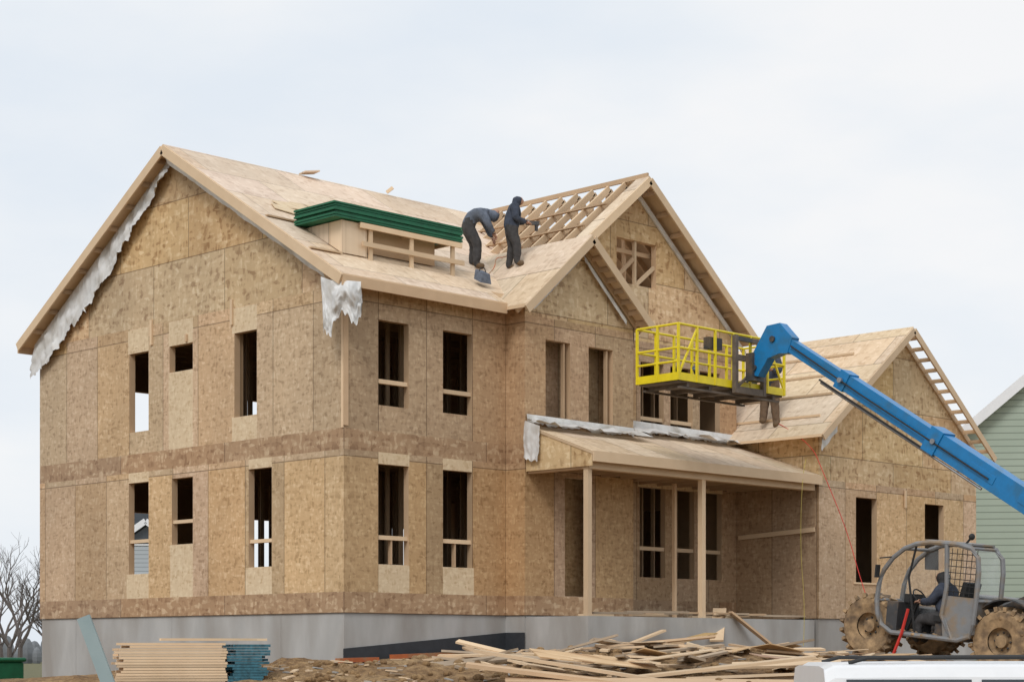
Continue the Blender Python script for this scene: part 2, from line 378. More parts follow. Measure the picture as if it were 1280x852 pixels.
mb.box(4.23,7.4,-.505,.05,-2.5,-.006,'concrete')
mb.box(4.25,11.55,-2.2,-.5,-2.5,-.03,'concrete')
mb.box(11.63,17.99,-2.25,8,-3,-.005,'concrete')
mb.prism([(.0,.02,-.66),(4.2,.02,-.34),(4.2,.02,-1.3),(.0,.02,-1.3)],(0,-.015,0),'tar')
mb.prism([(4.21,-.53,-.34),(4.21,.0,-.34),(4.21,.0,-1.3),(4.21,-.53,-1.3)],(-.02,0,0),'tar')
for y in (1.9,5.5,9.1): mb.box(.024,.031,y,y+.012,-3,-.01,'concrete')
mb.build('concrete_foundation',H)
mb=MB(); t=.09
def slab(pts,k,th=t): mb.prism(pts,(0,0,-th),k,'lum')
mr=lambda x,y:(x,y,zr(y)); mk=lambda x,y:(x,y,RZ-.603*(y-RY))
slab([mr(-.35,-.35),mr(3.9,-.35),mr(3.9,.13),mr(11.75,.13),mr(11.75,RY),mr(-.35,RY)],'roof')
slab([mk(-.35,RY),mk(11.75,RY),mk(11.75,10.86),mk(-.35,10.86)],'roof')
sl=lambda x,y:(x,y,7.71-.86*abs(x-5.75))
slab([sl(3.85,-.94),sl(5.75,-.94),sl(5.75,2.25),sl(3.85,2.25)],'roofg',.07)
slab([sl(5.75,-.94),sl(7.65,-.94),sl(7.65,-.015),sl(5.75,-.015)],'roofg',.07)
bg=lambda x,y:(x,y,9.40-.81*abs(x-8.12))
slab([bg(8.12,-.4),bg(11.95,-.4),bg(11.95,.3),bg(8.12,.3)],'roofg',.05)
slab([bg(8.75,.3),bg(11.95,.3),bg(11.95,5.0),bg(8.75,5.0)],'roofg',.05)  # hidden right slope, sheathing added to keep the gable window dark
slab([bg(5.95,-.4),bg(8.12,-.4),bg(8.12,-.05),bg(5.95,-.05)],'roofg',.05)
gg=lambda x,y:(x,y,6.71-.77*abs(x-14.7))
slab([gg(11.15,-2.68),gg(14.7,-2.68),gg(14.7,8.2),gg(11.63,8.2),gg(11.63,.0),gg(11.15,.0)],'roofg',.06)
slab([gg(14.7,-2.25),gg(18.2,-2.25),gg(18.2,8.2),gg(14.7,8.2)],'roofg',.06)
pz=lambda y:3.12+.36*(y+2.35)
slab([(4.2,-2.35,pz(-2.35)),(11.58,-2.35,pz(-2.35)),(11.58,-.02,pz(-.02)),(7.46,-.02,pz(-.02)),(7.46,-.56,pz(-.56)),(4.2,-.56,pz(-.56))],'roofg',.06)
mb.build('roof_sheathing',H)
mb=MB()
mb.beam((-.37,-.35,zr(-.35)-.12),(-.37,RY,RZ-.12),.04,.19,'lum'); mb.beam((-.37,10.86,RZ-.603*5.59-.12),(-.37,RY,RZ-.12),.04,.19,'lum')
mb.beam((-.35,-.37,zr(-.35)-.13),(3.86,-.37,zr(-.35)-.13),.04,.19,'lumd')
mb.beam((-.35,10.88,zr(-.35)-.13),(11.7,10.88,zr(-.35)-.13),.04,.19,'lumd')
for sgn in (-1,1):
    def rk(cx,zt,sl_,hw,y,dz=.11,h=.17,k='lum'):
        mb.beam((cx,y,zt-dz),(cx+sgn*hw,y,zt-sl_*hw-dz),.04,h,k)
    rk(5.75,7.71,.86,1.92,-.965); rk(5.75,7.71,.86,1.85,-.60,.14,.12,'lumd')
    rk(8.12,9.40,.81,3.85 if sgn>0 else 2.15,-.425,.11,.17); rk(8.12,9.40,.81,3.75 if sgn>0 else 2.0,-.03,.30,.10,'wrap')
    rk(14.7,6.71,.77,3.52,-2.705,.10,.15)
for i in range(12):
    x=14.9+i*.28; z=6.71-.77*(x-14.7)-.08; mb.beam((x,-2.68,z),(x,-2.27,z),.04,.09,'lum')
mb.beam((14.72,-2.3,6.60),(18.2,-2.3,6.71-.77*3.5-.08),.04,.12,'lum')
for i in range(8):
    for (cx,zt,s_,y0,y1,w) in ((8.12,9.40,.81,-.40,0,3.7),(5.75,7.71,.86,-.94,-.56,1.8)):
        x=cx+w*(i+.5)/8; mb.beam((x,y0,zt-s_*(x-cx)-.13),(x,y1,zt-s_*(x-cx)-.13),.04,.09,'lumd')
for i in range(9):
    for sg in (-1,1):
        y=RY+sg*(i+.4)*.6; z=RZ-.603*abs(y-RY)-.15; mb.beam((-.35,y,z),(-.005,y,z),.04,.09,'lumd')
for i,x in enumerate((11.75,12.5,13.2,13.9)):
    z=6.71-.77*(14.7-x)+.03; mb.beam((x,-2.2+.2*i,z),(x,.2+.3*i,z),.04,.05,'lum')
mb.beam((-.3,.62,zr(.62)+.03),(.45,.62,zr(.62)+.03),.09,.03,'lum'); mb.beam((-.25,2.0,zr(2.0)+.02),(1.2,1.9,zr(1.9)+.02),.09,.03,'lumd')
mb.beam((3.2,5.22,RZ+.04),(3.55,5.15,RZ+.10),.3,.03,'roof'); mb.beam((5.6,5.2,RZ+.02),(5.70,5.1,RZ+.13),.04,.07,'lum')
for (x,y,r) in ((1.15,2.9,.2),(1.5,2.6,.6),(.9,2.5,-.3),(1.7,3.0,.1)):
    a=Vector((x,y,zr(y)+.03)); d=Vector((math.cos(r),math.sin(r),.603*math.sin(r)))*.5; mb.beam(a-d,a+d,.35,.015,'light',up=(0,-.516,.856))
mb.build('fascia_rakes_and_lookouts',H)
mb=MB(); y=.28; i=0
while y<5.0:
    zm=zr(y); xl=max((zm-2.823)/.81,5.85 if y<1.6 else 4.4); mb.beam((xl,y,2.823+.81*xl-.08),(8.12,y,9.32),.045,.14,'lum')
    xr=16.24-max(xl,(zm-2.823)/.81); mb.beam((xr,y,2.823+.81*(16.24-xr)-.13),(8.12,y,9.27),.045,.14,'lum')
    if y<4.2:
        mb.beam((8.12,y+.05,zm+.02),(8.12,y+.05,9.3),.045,.09,'lumd')
        zc=(zm+9.4)/2; xc=8.12-(9.4-zc)/.81; mb.beam((xc+.15,y-.05,zc-.1),(16.24-xc-.15,y-.05,zc-.1),.045,.09,'lumd')
        mb.beam((8.12,y,zm+.1),(xc+.2,y,zc),.045,.09,'lumd')
    if i%2==0: mb.box(xl+.05,8.05,y-.14,y-.10,zm-.02,zm+.08,'lumd')
    y+=.47; i+=1
mb.beam((8.12,-.36,9.42),(8.12,4.95,9.42),.05,.10,'lumd')
for x in (6.6,7.3): mb.beam((x,.1,2.823+.81*x+.02),(x,3.0 if x<7 else 4.2,2.823+.81*x+.02),.09,.03,'lumd')
mb.build('open_gable_rafters',H)
mb=MB()
mb.box(4.27,11.57,-2.2,-2.02,2.80,3.03,'lum'); mb.box(4.2,11.58,-2.39,-2.355,2.92,3.12,'lum')
mb.box(4.27,4.42,-2.02,-.56,2.80,3.0,'lumd')
mb.prism([(4.215,-2.33,3.07),(4.215,-.56,pz(-.56)-.03),(4.215,-.56,2.84),(4.215,-2.33,2.84)],(.02,0,0),'gable')
for x,y,w in ((4.33,-2.11,.115),(7.78,-2.11,.115)): mb.box(x-w/2,x+w/2,y-w/2,y+w/2,-.03,2.8,'lum')
mb.box(8.0,8.07,-1.2,-1.13,-.03,2.8,'lumd')
x=4.6
while x<11.5:
    mb.box(x,x+.04,-2.0,-.03 if x>7.5 else -.57,2.86,2.98,'lumd'); x+=.6
mb.build('porch_posts_and_beams',H)
gt=lambda x: 6.71-.77*abs(x-14.7)-.12
wall('garage_front_wall',H,'y',-2.28,11.6,18.04,0,gt,[(13.0,13.82,.83,2.74),(15.79,16.6,1.2,2.74)],[(11,19,3.05,9,'gable')],default='walllow',extra=(14.7,))
wall('garage_side_wall',H,'x',11.603,-2.277,-.002,0,4.2,(),[(-3,0,3.05,9,'gable')],default='front')
wall('garage_right_wall',H,'x',18.037,-2.277,8,0,3.95,(),inward=-1)
wall('garage_rear_wall',H,'y',8,11.62,18.03,0,gt,[(13,15,.8,2.6)],inward=-1,extra=(14.7,))
mb=MB()
mb.beam((11.55,-2.2,1.95),(11.55,-.1,1.85),.04,.1,'lum'); mb.box(14.9,14.96,-2.33,-2.3,2.6,3.0,'lum')
mb.box(12.9,13.9,-2.31,-2.283,.79,.83,'lum')
mb.build('garage_battens',H)
def cloth(name,path,w,drop,k='wrap',seed=0,n=60,m=7,sag=.05,sd=(-1,0,0),uneven=.16,crum=.0):
    pts=[Vector(p) for p in path]; L=[0]
    for a,b in zip(pts,pts[1:]): L.append(L[-1]+(b-a).length)
    vs=[];fs=[]; drop=Vector(drop)
    for i in range(n):
        s=L[-1]*i/(n-1); j=max(q for q in range(len(L)-1) if L[q]<=s+1e-6); tt=(s-L[j])/(L[j+1]-L[j]); p=pts[j].lerp(pts[j+1],tt)
        for q in range(m):
            f=q/(m-1); ww=w(i/(n-1)) if callable(w) else w
            o=noise.noise(Vector((s*1.9+seed,f*1.5,seed*.7)))*sag*2+noise.noise(Vector((s*6+seed,f*2,seed)))*sag+noise.noise(Vector((s*11+seed,f*9,seed)))*crum
            e=1+uneven*noise.noise(Vector((s*2.2,seed,4)))+uneven*.6*noise.noise(Vector((s*7,seed,4)))+uneven*.4*noise.noise(Vector((s*17,seed,4)))
            vs.append(tuple(p+drop*ww*f*e+Vector(sd)*(abs(o)+.01)*f**.5))
    for i in range(n-1):
        for q in range(m-1): fs.append((i*m+q,i*m+q+1,(i+1)*m+q+1,(i+1)*m+q))
    me=bpy.data.meshes.new(name); me.from_pydata(vs,[],fs); me.materials.append(M[k]); me.polygons.foreach_set('use_smooth',[True]*len(fs)); return add(name,me,H)
cloth('house_wrap_rear_rake',[(-.10,RY+.1,RZ-.2),(-.10,10.6,RZ-.603*5.33-.22)],lambda t:(.30+.55*min(1,t*2.0)) if t<.9 else .85-1.0*(t-.9),(0,.10,-1),seed=3,sag=.08,n=140,m=12,uneven=.16,crum=.07)
cloth('house_wrap_front_rake',[(-.33,RY,RZ-.17),(-.33,.25,zr(.25)-.17)],.20,(.5,0,-1),seed=5,sag=.01)
cloth('house_wrap_corner_flap',[(-.385,.20,6.16),(-.39,-.1,6.05),(-.24,-.42,6.02),(.05,-.43,6.04)],lambda t:1.15-.75*t+.2*math.sin(t*9),(.05,-.05,-1),seed=9,sag=.18,n=60,m=20,sd=(-.7,-.7,0),uneven=.45,crum=.10)
cloth('house_wrap_porch_top',[(4.15,-.62,3.85),(7.5,-.62,3.86),(7.52,-.10,4.05),(11.5,-.08,4.05)],.42,(0,-.94,-.32),seed=12,sag=.07,sd=(0,0,1),uneven=.4,crum=.04)
cloth('house_wrap_porch_flashing',[(4.22,-.57,3.98),(7.42,-.57,3.96)],.18,(0,0,-1),seed=22,sag=.02,sd=(0,-1,0),uneven=.5)
cloth('house_wrap_porch_flashing_rear',[(7.5,-.04,4.22),(11.5,-.04,4.18)],.22,(0,0,-1),seed=23,sag=.02,sd=(0,-1,0),uneven=.5)
cloth('house_wrap_porch_end',[(4.16,-.58,3.84),(4.15,-1.0,3.70)],.72,(0,0,-1),seed=14,sag=.06,n=20,m=14,crum=.05)
cloth('house_wrap_bay_corner',[(7.46,-.56,6.1),(7.95,-.05,6.15)],.5,(0,0,-1),seed=17,sag=.04,n=10)
cloth('house_wrap_small_gable',[(4.35,-.64,6.18),(5.68,-.64,7.34)],.13,(0,0,-1),seed=18,sag=.02,n=20,sd=(0,-1,0))
cloth('house_wrap_small_gable_right',[(5.82,-.64,7.34),(7.1,-.64,6.20)],.13,(0,0,-1),seed=19,sag=.02,n=20,sd=(0,-1,0))
cloth('house_wrap_garage_corner',[(11.2,-2.66,3.95),(12.0,-2.5,4.45)],.35,(0,0,-1),seed=20,sag=.05,n=14)
R=empty('green_panel_stack')
mb=MB()
for i in range(7):
    o=random.uniform(-.05,.05); z=7.44+i*.042
    mb.box(.28+o,3.58+o,.58+o*.5,1.80+o*.5,z,z+.034,'green')
mb.build('green_panels',R)
mb=MB()
for x in (1.15,2.2,3.3):
    mb.box(x,x+.09,.62,.66,zr(.6),7.42,'lum'); mb.box(x,x+.04,.67,1.75,7.35,7.42,'lumd')
mb.box(.9,3.55,.57,.61,7.32,7.42,'lum'); mb.box(.95,3.6,.56,.60,6.98,7.07,'lum')
mb.prism([(.5,.66,zr(.66)+.03),(.5,1.75,7.42),(.5,.66,7.42)],(.62,0,0),'roof')
mb.prism([(1.3,.9,zr(.9)+.03),(1.3,1.75,7.42),(1.3,.9,7.42)],(1.8,0,0),'lumd')
mb.build('wooden_roof_rack',R)

# ---------------------------------------------------------------- people
def skinmesh(verts,rad,edges,root):
    me=bpy.data.meshes.new('t'); me.from_pydata([tuple(v) for v in verts],edges,[])
    o=bpy.data.objects.new('t',me); COL.objects.link(o)
    o.modifiers.new('s','SKIN')
    for i,r in enumerate(rad):
        d=me.skin_vertices[0].data[i]; d.radius=(r,r); d.use_root=(i==root)
    s=o.modifiers.new('ss','SUBSURF'); s.levels=2; s.render_levels=2
    dg=bpy.context.evaluated_depsgraph_get(); m2=bpy.data.meshes.new_from_object(o.evaluated_get(dg))
    bpy.data.objects.remove(o); return m2
def person(name,pos,heading,J,top,legs,head,sc=1,hat=None):
    f=Vector((math.cos(heading),math.sin(heading),0)); s=Vector((-f.y,f.x,0)); P0=Vector(pos)
    T=lambda p:P0+(f*p[0]+s*p[1]+Vector((0,0,p[2])))*sc
    root=empty(name,pos)
    names=['pelvis','spine','chest','neck','head','crown']; V=[];R_=[];E=[];B=[]
    rad=dict(pelvis=.20,spine=.20,chest=.22,neck=.10,head=.142,crown=.11,sh=.12,el=.085,wr=.060,hip=.15,kn=.11,an=.085,toe=.065)
    idx={}
    def av(k,r): idx[k]=len(V); V.append(T(J[k])); R_.append(r*sc)
    for k in names: av(k,rad[k])
    for a,b,m in (('pelvis','spine',top),('spine','chest',top),('chest','neck',top),('neck','head',head),('head','crown',head)): E.append((idx[a],idx[b])); B.append(m)
    for sd in 'LR':
        for k in ('sh','el','wr','hip','kn','an','toe'): av(k+sd,rad[k])
        for a,b,m in (('chest','sh'+sd,top),('sh'+sd,'el'+sd,top),('el'+sd,'wr'+sd,top),('pelvis','hip'+sd,legs),('hip'+sd,'kn'+sd,legs),('kn'+sd,'an'+sd,legs),('an'+sd,'toe'+sd,'boot')): E.append((idx[a],idx[b])); B.append(m)
    me=skinmesh(V,R_,E,0); mats=[]
    for m in B:
        if m not in mats: mats.append(m)
    for m in mats: me.materials.append(M[m])
    for p in me.polygons:
        p.use_smooth=True; c=p.center; best=9;bi=0
        for (a,b),m in zip(E,B):
            A=V[a];D=V[b]-A; tt=max(0,min(1,(c-A).dot(D)/max(1e-6,D.length_squared))); d=(c-(A+D*tt)).length
            d-= R_[a]*(1-tt)*.6+R_[b]*tt*.6
            if d<best: best=d;bi=mats.index(m)
        p.material_index=bi
    for v in me.vertices:
        v.co+=v.normal*(.014*noise.noise(v.co*9)+.008*noise.noise(v.co*22))*sc
    add('body',me,root,True)
    for sd in 'LR':
        w=T(J['wr'+sd]); e=T(J['el'+sd]); d=(w-e).normalized(); q=d.cross(Vector((0,0,1)))
        if q.length<.1: q=f.copy()
        q.normalize(); n=q.cross(d)
        hv=[w-d*.01,w+d*.07*sc]; hr=[.036*sc,.040*sc]; he=[(0,1)]
        for j,(o,l) in enumerate(((-.032,.07),(-.011,.08),(.011,.075),(.032,.06))):
            b=len(hv); hv+=[w+d*.095*sc+q*o*sc,w+(d*(.095+l*.5)+q*o-n*.012)*sc,w+(d*(.095+l*.75)+q*o-n*.04)*sc]; hr+=[.012*sc,.011*sc,.010*sc]; he+=[(1,b),(b,b+1),(b+1,b+2)]
        b=len(hv); hv+=[w+(d*.05-q*.05)*sc,w+(d*.09-q*.065-n*.02)*sc]; hr+=[.013*sc,.011*sc]; he+=[(0,b),(b,b+1)]
        hm=skinmesh(hv,hr,he,0); hm.materials.append(M['skin'])
        for p in hm.polygons: p.use_smooth=True
        add('hand_'+sd.lower(),hm,root,True)
    hc=T(J['head']); upv=(T(J['crown'])-hc).normalized(); ff=(f-upv*f.dot(upv)).normalized(); rr=ff.cross(upv)
    fb=MB()
    fb.ball(hc+ff*.068*sc,(.070*sc,.070*sc,.098*sc),'skin'); fb.ball(hc+ff*.142*sc,(.014*sc,.014*sc,.022*sc),'skin',8)
    for q in (-1,1):
        fb.ball(hc+ff*.13*sc+rr*q*.028*sc+upv*.022*sc,.009*sc,'black',8)
        if hat: fb.ball(hc+rr*q*.105*sc,(.018*sc,.02*sc,.034*sc),'skin',8)
    fb.ball(hc+ff*.132*sc-upv*.045*sc,(.014*sc,.02*sc,.007*sc),'skin',8)
    fb.build('face',root,True,smooth=True)
    return root
def stand(**k):
    J=dict(pelvis=(0,0,.92),spine=(.0,0,1.12),chest=(.02,0,1.32),neck=(.04,0,1.50),head=(.07,0,1.62),crown=(.07,0,1.73),
     shL=(.02,.19,1.42),elL=(.0,.24,1.14),wrL=(.12,.20,.92),shR=(.02,-.19,1.42),elR=(.0,-.24,1.14),wrR=(.12,-.20,.92),
     hipL=(0,.10,.86),knL=(.03,.12,.47),anL=(0,.13,.08),toeL=(.17,.15,.045),hipR=(0,-.10,.86),knR=(.03,-.12,.47),anR=(0,-.13,.08),toeR=(.17,-.15,.045))
    J.update(k); return J
hB=math.radians(-38)
wb=person('roof_worker',(5.08,.72,7.17),hB,stand(elL=(.10,.26,1.14),wrL=(.36,.16,1.12),elR=(.08,-.24,1.13),wrR=(.34,-.12,1.08),spine=(.0,0,1.12),chest=(.05,0,1.32),neck=(.10,0,1.49),head=(.15,0,1.60),crown=(.15,0,1.71),shL=(.05,.19,1.42),shR=(.05,-.19,1.42),
   anL=(-.05,.16,.06),anR=(.12,-.13,.10),toeL=(.12,.18,.03),toeR=(.29,-.15,.08),knR=(.13,-.13,.5)),'hood','pants','hood',sc=.86)
f=Vector((math.cos(hB),math.sin(hB),0)); g=Vector((5.08,.72,7.17))+f*.42+Vector((0,0,.93))
mb=MB(); mb.beam(g-f*.12,g+f*.16,.06,.08,'dark'); mb.beam(g+f*.1,g+f*.1-Vector((0,0,.16)),.05,.05,'dark'); mb.beam(g-f*.1,g-f*.1+Vector((0,0,.06)),.05,.09,'steel'); mb.build('nail_gun',wb,True)
hA=math.radians(-48)
person('roof_worker',(4.72,1.42,zr(1.42)+.04),hA,stand(pelvis=(-.20,0,.86),spine=(-.06,0,1.02),chest=(.14,0,1.12),neck=(.30,0,1.10),head=(.41,0,1.04),crown=(.49,0,.98),
   shL=(.16,.19,1.10),elL=(.26,.23,.84),wrL=(.36,.16,.62),shR=(.16,-.19,1.10),elR=(.28,-.22,.85),wrR=(.40,-.12,.66),
   hipL=(-.18,.10,.82),knL=(-.02,.13,.46),anL=(-.08,.14,.06),toeL=(.10,.16,.03),hipR=(-.18,-.10,.82),knR=(.06,-.13,.46),anR=(.04,-.14,-.02),toeR=(.21,-.16,-.06)),'jacket2','pants','jacket2',sc=.97)
zz=6.71-.77*(14.7-11.6)
person('roof_worker',(11.6,-.95,zz+.05),math.radians(200),stand(anL=(0,.15,.0),anR=(.07,-.15,.05),toeL=(.17,.17,-.06),elL=(.12,.26,1.15),wrL=(.35,.15,1.18),elR=(.1,-.26,1.15),wrR=(.33,-.15,1.12)),'hood','pants2','hood',sc=.98)
tb=empty('tool_bag'); mb=MB(); z0=zr(.45)-.03
mb.prism([(3.72,.22,z0+.0),(4.02,.22,z0+.0),(3.98,.22,z0+.20),(3.76,.22,z0+.20)],(0,.2,.10),'jacket2'); mb.tube([(3.78,.32,z0+.25),(3.82,.32,z0+.33),(3.92,.32,z0+.33),(3.96,.32,z0+.25)],.012,'black',6); mb.build('bag',tb,bevel=.02)

# ---------------------------------------------------------------- telehandler
T=empty('telehandler',(7.55,-8.45,-.95),(.11,0,0))
def tele():
    mb=MB()
    rr=random.Random(3)
    for x in (-1.05,1.05):
        for y in (1.35,-1.35):
            sg=1 if x>0 else -1; w=.21; c=(x,y,.56)
            prof=[(.24,-w*.8),(.40,-w),(.50,-w),(.53,-w*.8),(.54,0),(.53,w*.8),(.50,w),(.40,w),(.24,w*.8)]
            mb.lathe(prof,c,'x','mud',36)
            for i in range(20):
                a=2*math.pi*i/20
                for h,da in ((-.1,0),(.1,.15)):
                    p=Vector((x+h,y+math.cos(a+da)*.55,.56+math.sin(a+da)*.55)); q=p+Vector((.12*(1 if h>0 else -1),-math.sin(a+da)*.06,math.cos(a+da)*.06))
                    mb.beam(p-Vector((.04*(1 if h>0 else -1),0,0)),q,.06,.08,'mud',up=(0,math.cos(a),math.sin(a)))
            mb.lathe([(.25,-.10*-sg),(.25,.12*sg),(.20,.05*sg),(.12,.06*sg),(.11,.14*sg),(0,.15*sg)],c,'x','mud',24)
            for i in range(8):
                a=2*math.pi*i/8; mb.ball((x+sg*.07,y+math.cos(a)*.15,.56+math.sin(a)*.15),.02,'dark',6)
    for k in range(200):
        x=rr.choice((-1.05,1.05))+rr.uniform(-.22,.22); y=rr.choice((1.35,-1.35)); a=rr.uniform(0,6.28); r=rr.uniform(.36,.58); mb.ball((x,y+math.cos(a)*r,.56+math.sin(a)*r),(rr.uniform(.02,.05),rr.uniform(.03,.07),rr.uniform(.02,.06)),'mud',6)
    for k in range(60):
        mb.ball((rr.uniform(-1.38,-.5),rr.uniform(-.85,.9),rr.uniform(.46,.56)),(.04,rr.uniform(.04,.09),.03),'mud',6)
    mb.build('wheels',T,smooth=False)
    mb=MB()
    mb.box(-.45,.45,-2.3,1.9,.55,.95,'dark'); mb.box(-.85,.85,1.25,1.45,.48,.64,'mud'); mb.box(-.85,.85,-1.45,-1.25,.48,.64,'mud')
    mb.prism([(.55,.9,.6),(.55,-1.0,.6),(.55,-1.0,1.25),(.55,.5,1.25),(.55,.9,1.0)],(.75,0,0),'grey')
    mb.prism([(-.42,-1.2,.96),(-.42,-2.5,.96),(-.42,-2.6,1.6),(-.42,-2.2,2.0),(-.42,-1.9,2.0)],(.84,0,0),'dark')
    mb.box(-1.3,-.5,-2.5,-2.0,.75,1.15,'grey')
    mb.box(-.5,.5,1.91,2.05,.5,.9,'mud')
    mb.tube([(-.2,-1.0,.9),(-.2,-1.7,1.75)],.07,'black'); mb.tube([(.2,-1.0,.9),(.2,-1.7,1.75)],.07,'black')
    mb.beam((-.55,-1.0,1.05),(-.55,-2.4,1.75),.06,.22,'dark')
    mb.beam((-.58,-.9,.8),(-.58,-2.3,1.2),.06,.14,'black')
    mb.build('chassis',T,bevel=.015)
    mb=MB()
    pts=[(-.9,-1.35+math.cos(a)*.70,.58+math.sin(a)*.70) for a in [math.radians(30+12*i) for i in range(11)]]
    for a,b in zip(pts,pts[1:]): mb.beam(a,b,.42,.025,'dark',up=(0,0,1))
    out=[(.98,.62),(1.08,.80),(1.12,1.05),(1.10,1.35),(1.02,1.60),(.86,1.82),(.64,2.00),(.40,2.10),(.10,2.15),(-.45,2.15),(-.72,2.10),(-.86,1.95),(-.90,1.7),(-.90,1.2),(-.88,.8),(-.82,.58),(-.6,.5),(.75,.5)]
    xs=(-1.36,-.56)
    for x in xs: mb.tube([(x,y,z) for y,z in out],.045,'grey',8,closed=True)
    for y,z in (out[2],out[6],out[8],out[10],out[13],out[16],out[17]): mb.tube([(xs[0],y,z),(xs[1],y,z)],.03,'grey',8)
    mb.tube([(xs[0],-.22,2.14),(xs[0],-.30,1.4),(xs[0],-.25,.9),(xs[0],-.5,.5)],.045,'grey',8)
    mb.tube([(xs[0]+.04,.42,2.08),(xs[0]+.04,.52,1.5),(xs[0]+.04,.40,1.0),(xs[0]+.04,.30,.55)],.022,'black',6)
    for x in (-1.355,-.58):
        mb.prism([(x,-.26,1.25),(x,-.24,.9),(x,-.30,.52),(x,-.62,.5),(x,-.86,.62),(x,-.90,1.25)],(.02,0,0),'grey')
    mb.prism([(-1.33,-.87,.62),(-.6,-.87,.62),(-.6,-.89,1.25),(-1.33,-.89,1.25)],(0,.02,0),'grey')
    mb.prism([(-1.34,.75,.5),(-.58,.75,.5),(-.58,-.6,.5),(-1.34,-.6,.5)],(0,0,.04),'dark')
    mb.prism([(-1.34,.98,.62),(-.58,.98,.62),(-.58,1.1,.93),(-1.34,1.1,.93)],(0,.02,0),'grey')
    mb.prism([(-1.34,.25,2.17),(-.58,.25,2.17),(-.58,-.70,2.15),(-1.34,-.70,2.15)],(0,0,.03),'grey')
    for i in range(7):
        z=1.33+i*.11; mb.tube([(xs[0]-.01,-.30,z),(xs[0]-.01,-.88,z)],.007,'black',4)
    for i in range(6):
        y=-.35-i*.1; mb.tube([(xs[0]-.01,y,1.27),(xs[0]-.01,y,2.08)],.007,'black',4)
    mb.tube([(-1.3,-.55,2.16),(-1.3,-.62,2.25)],.02,'black'); mb.ball((-1.3,-.66,2.3),(.07,.05,.06),'black')
    mb.tube([(-1.36,.8,1.85),(-1.5,1.05,1.8)],.012,'black'); mb.box(-1.58,-1.46,1.04,1.07,1.45,1.68,'black')
    mb.box(-1.2,-.7,-.45,.02,.78,.88,'black'); mb.beam((-.95,-.42,.88),(-.95,-.55,1.5),.46,.1,'black',up=(0,1,.2)); mb.box(-1.15,-.75,-.4,0,.54,.78,'dark')
    mb.tube([(-.95,.72,.54),(-.95,.50,1.14)],.035,'black')
    ring=[(-.95+math.cos(a)*.17,.49+math.sin(a)*.10,1.16+math.sin(a)*.13) for a in [math.pi*2*i/16 for i in range(16)]]
    mb.tube(ring,.014,'black',6,closed=True); mb.beam((-1.12,.49,1.16),(-.78,.49,1.16),.02,.02,'black')
    mb.box(-1.3,-.62,.7,.93,.54,1.05,'dark'); mb.box(-1.1,-.66,.6,.72,1.05,1.2,'black')
    mb.tube([(-1.40,.42,.95),(-1.42,.5,.5),(-1.44,.62,.1),(-1.44,.66,-.02)],.03,'red',6)
    mb.build('cab',T)
    gb=MB()
    for a,b in zip(range(0,8),range(1,9)):
        gb.poly([(xs[0],*out[a]),(xs[1],*out[a]),(xs[1],*out[b]),(xs[0],*out[b])],'glass')
    gb.poly([(xs[1],y,z) for y,z in out],'glass')
    gb.poly([(xs[0],-.88,1.27),(xs[1],-.88,1.27),(xs[1],-.8,2.08),(xs[0],-.8,2.08)],'glass')
    gb.build('cab_glass',T)
tele()
bx=7.6
bp=lambda y:(bx,y,5.45-.645*(-4.23-y))
mb=MB()
mb.beam(bp(-7.75),bp(-11.35),.36,.41,'blue'); mb.beam(bp(-5.75),bp(-7.8),.27,.32,'blue'); mb.beam(bp(-4.35),bp(-5.8),.21,.25,'blue')
mb.beam(bp(-7.70),bp(-7.95),.41,.47,'blue'); mb.beam(bp(-5.70),bp(-5.9),.32,.37,'blue')
yz=[(-4.62,5.40),(-4.32,5.72),(-4.0,5.70),(-3.62,5.15),(-3.60,4.78),(-3.78,4.72),(-4.02,5.05),(-4.3,5.12),(-4.5,5.1)]
mb.prism([(bx-.12,y,z) for y,z in yz],(.24,0,0),'blue')
for y in (-8.6,-9.6,-10.4): mb.beam(Vector(bp(y))+Vector((-.185,0,0)),Vector(bp(y-.5))+Vector((-.185,0,0)),.012,.16,'blue')
mb.build('boom',T,True,bevel=.02)
mb=MB()
o=Vector((-.17,0,-.26))
mb.tube([Vector(bp(-5.3))+o,Vector(bp(-7.6))+o],.02,'black'); mb.tube([Vector(bp(-5.3))+o+Vector((.05,0,-.05)),Vector(bp(-8.8))+o+Vector((.05,0,-.05))],.025,'steel')
mb.tube([Vector(bp(-4.6))+Vector((-.14,0,.02)),Vector(bp(-6.2))+Vector((-.19,0,-.02)),Vector(bp(-9))+Vector((-.22,0,-.02))],.016,'black')
for y in (-5.8,-7.85): mb.lathe([(0,-.03),(.05,-.03),(.05,.03),(0,.03)],Vector(bp(y))+Vector((-.21,0,0)),'x','steel',12)
mb.lathe([(0,-.16),(.06,-.16),(.06,.16),(0,.16)],(bx,-4.15,5.42),'x','dark',12); mb.lathe([(0,-.16),(.06,-.16),(.06,.16),(0,.16)],(bx,-3.7,4.9),'x','dark',12)
mb.build('boom_hydraulics',T,True)
mb=MB()
x0,x1,y0,y1,z0,z1=5.5,8.85,-3.4,-2.35,4.50,5.58
mb.box(x0+.03,x1-.03,y0+.03,y1-.03,z0-.03,z0+.02,'deck')
for x in [x0+.3+i*.68 for i in range(5)]: mb.box(x,x+.07,y0+.04,y1-.04,z0-.10,z0-.032,'deck')
for y in (y0+.05,y1-.12): mb.box(x0+.1,x1-.1,y,y+.06,z0-.14,z0-.102,'deck')
mb.build('platform_deck',T,True)
mb=MB()
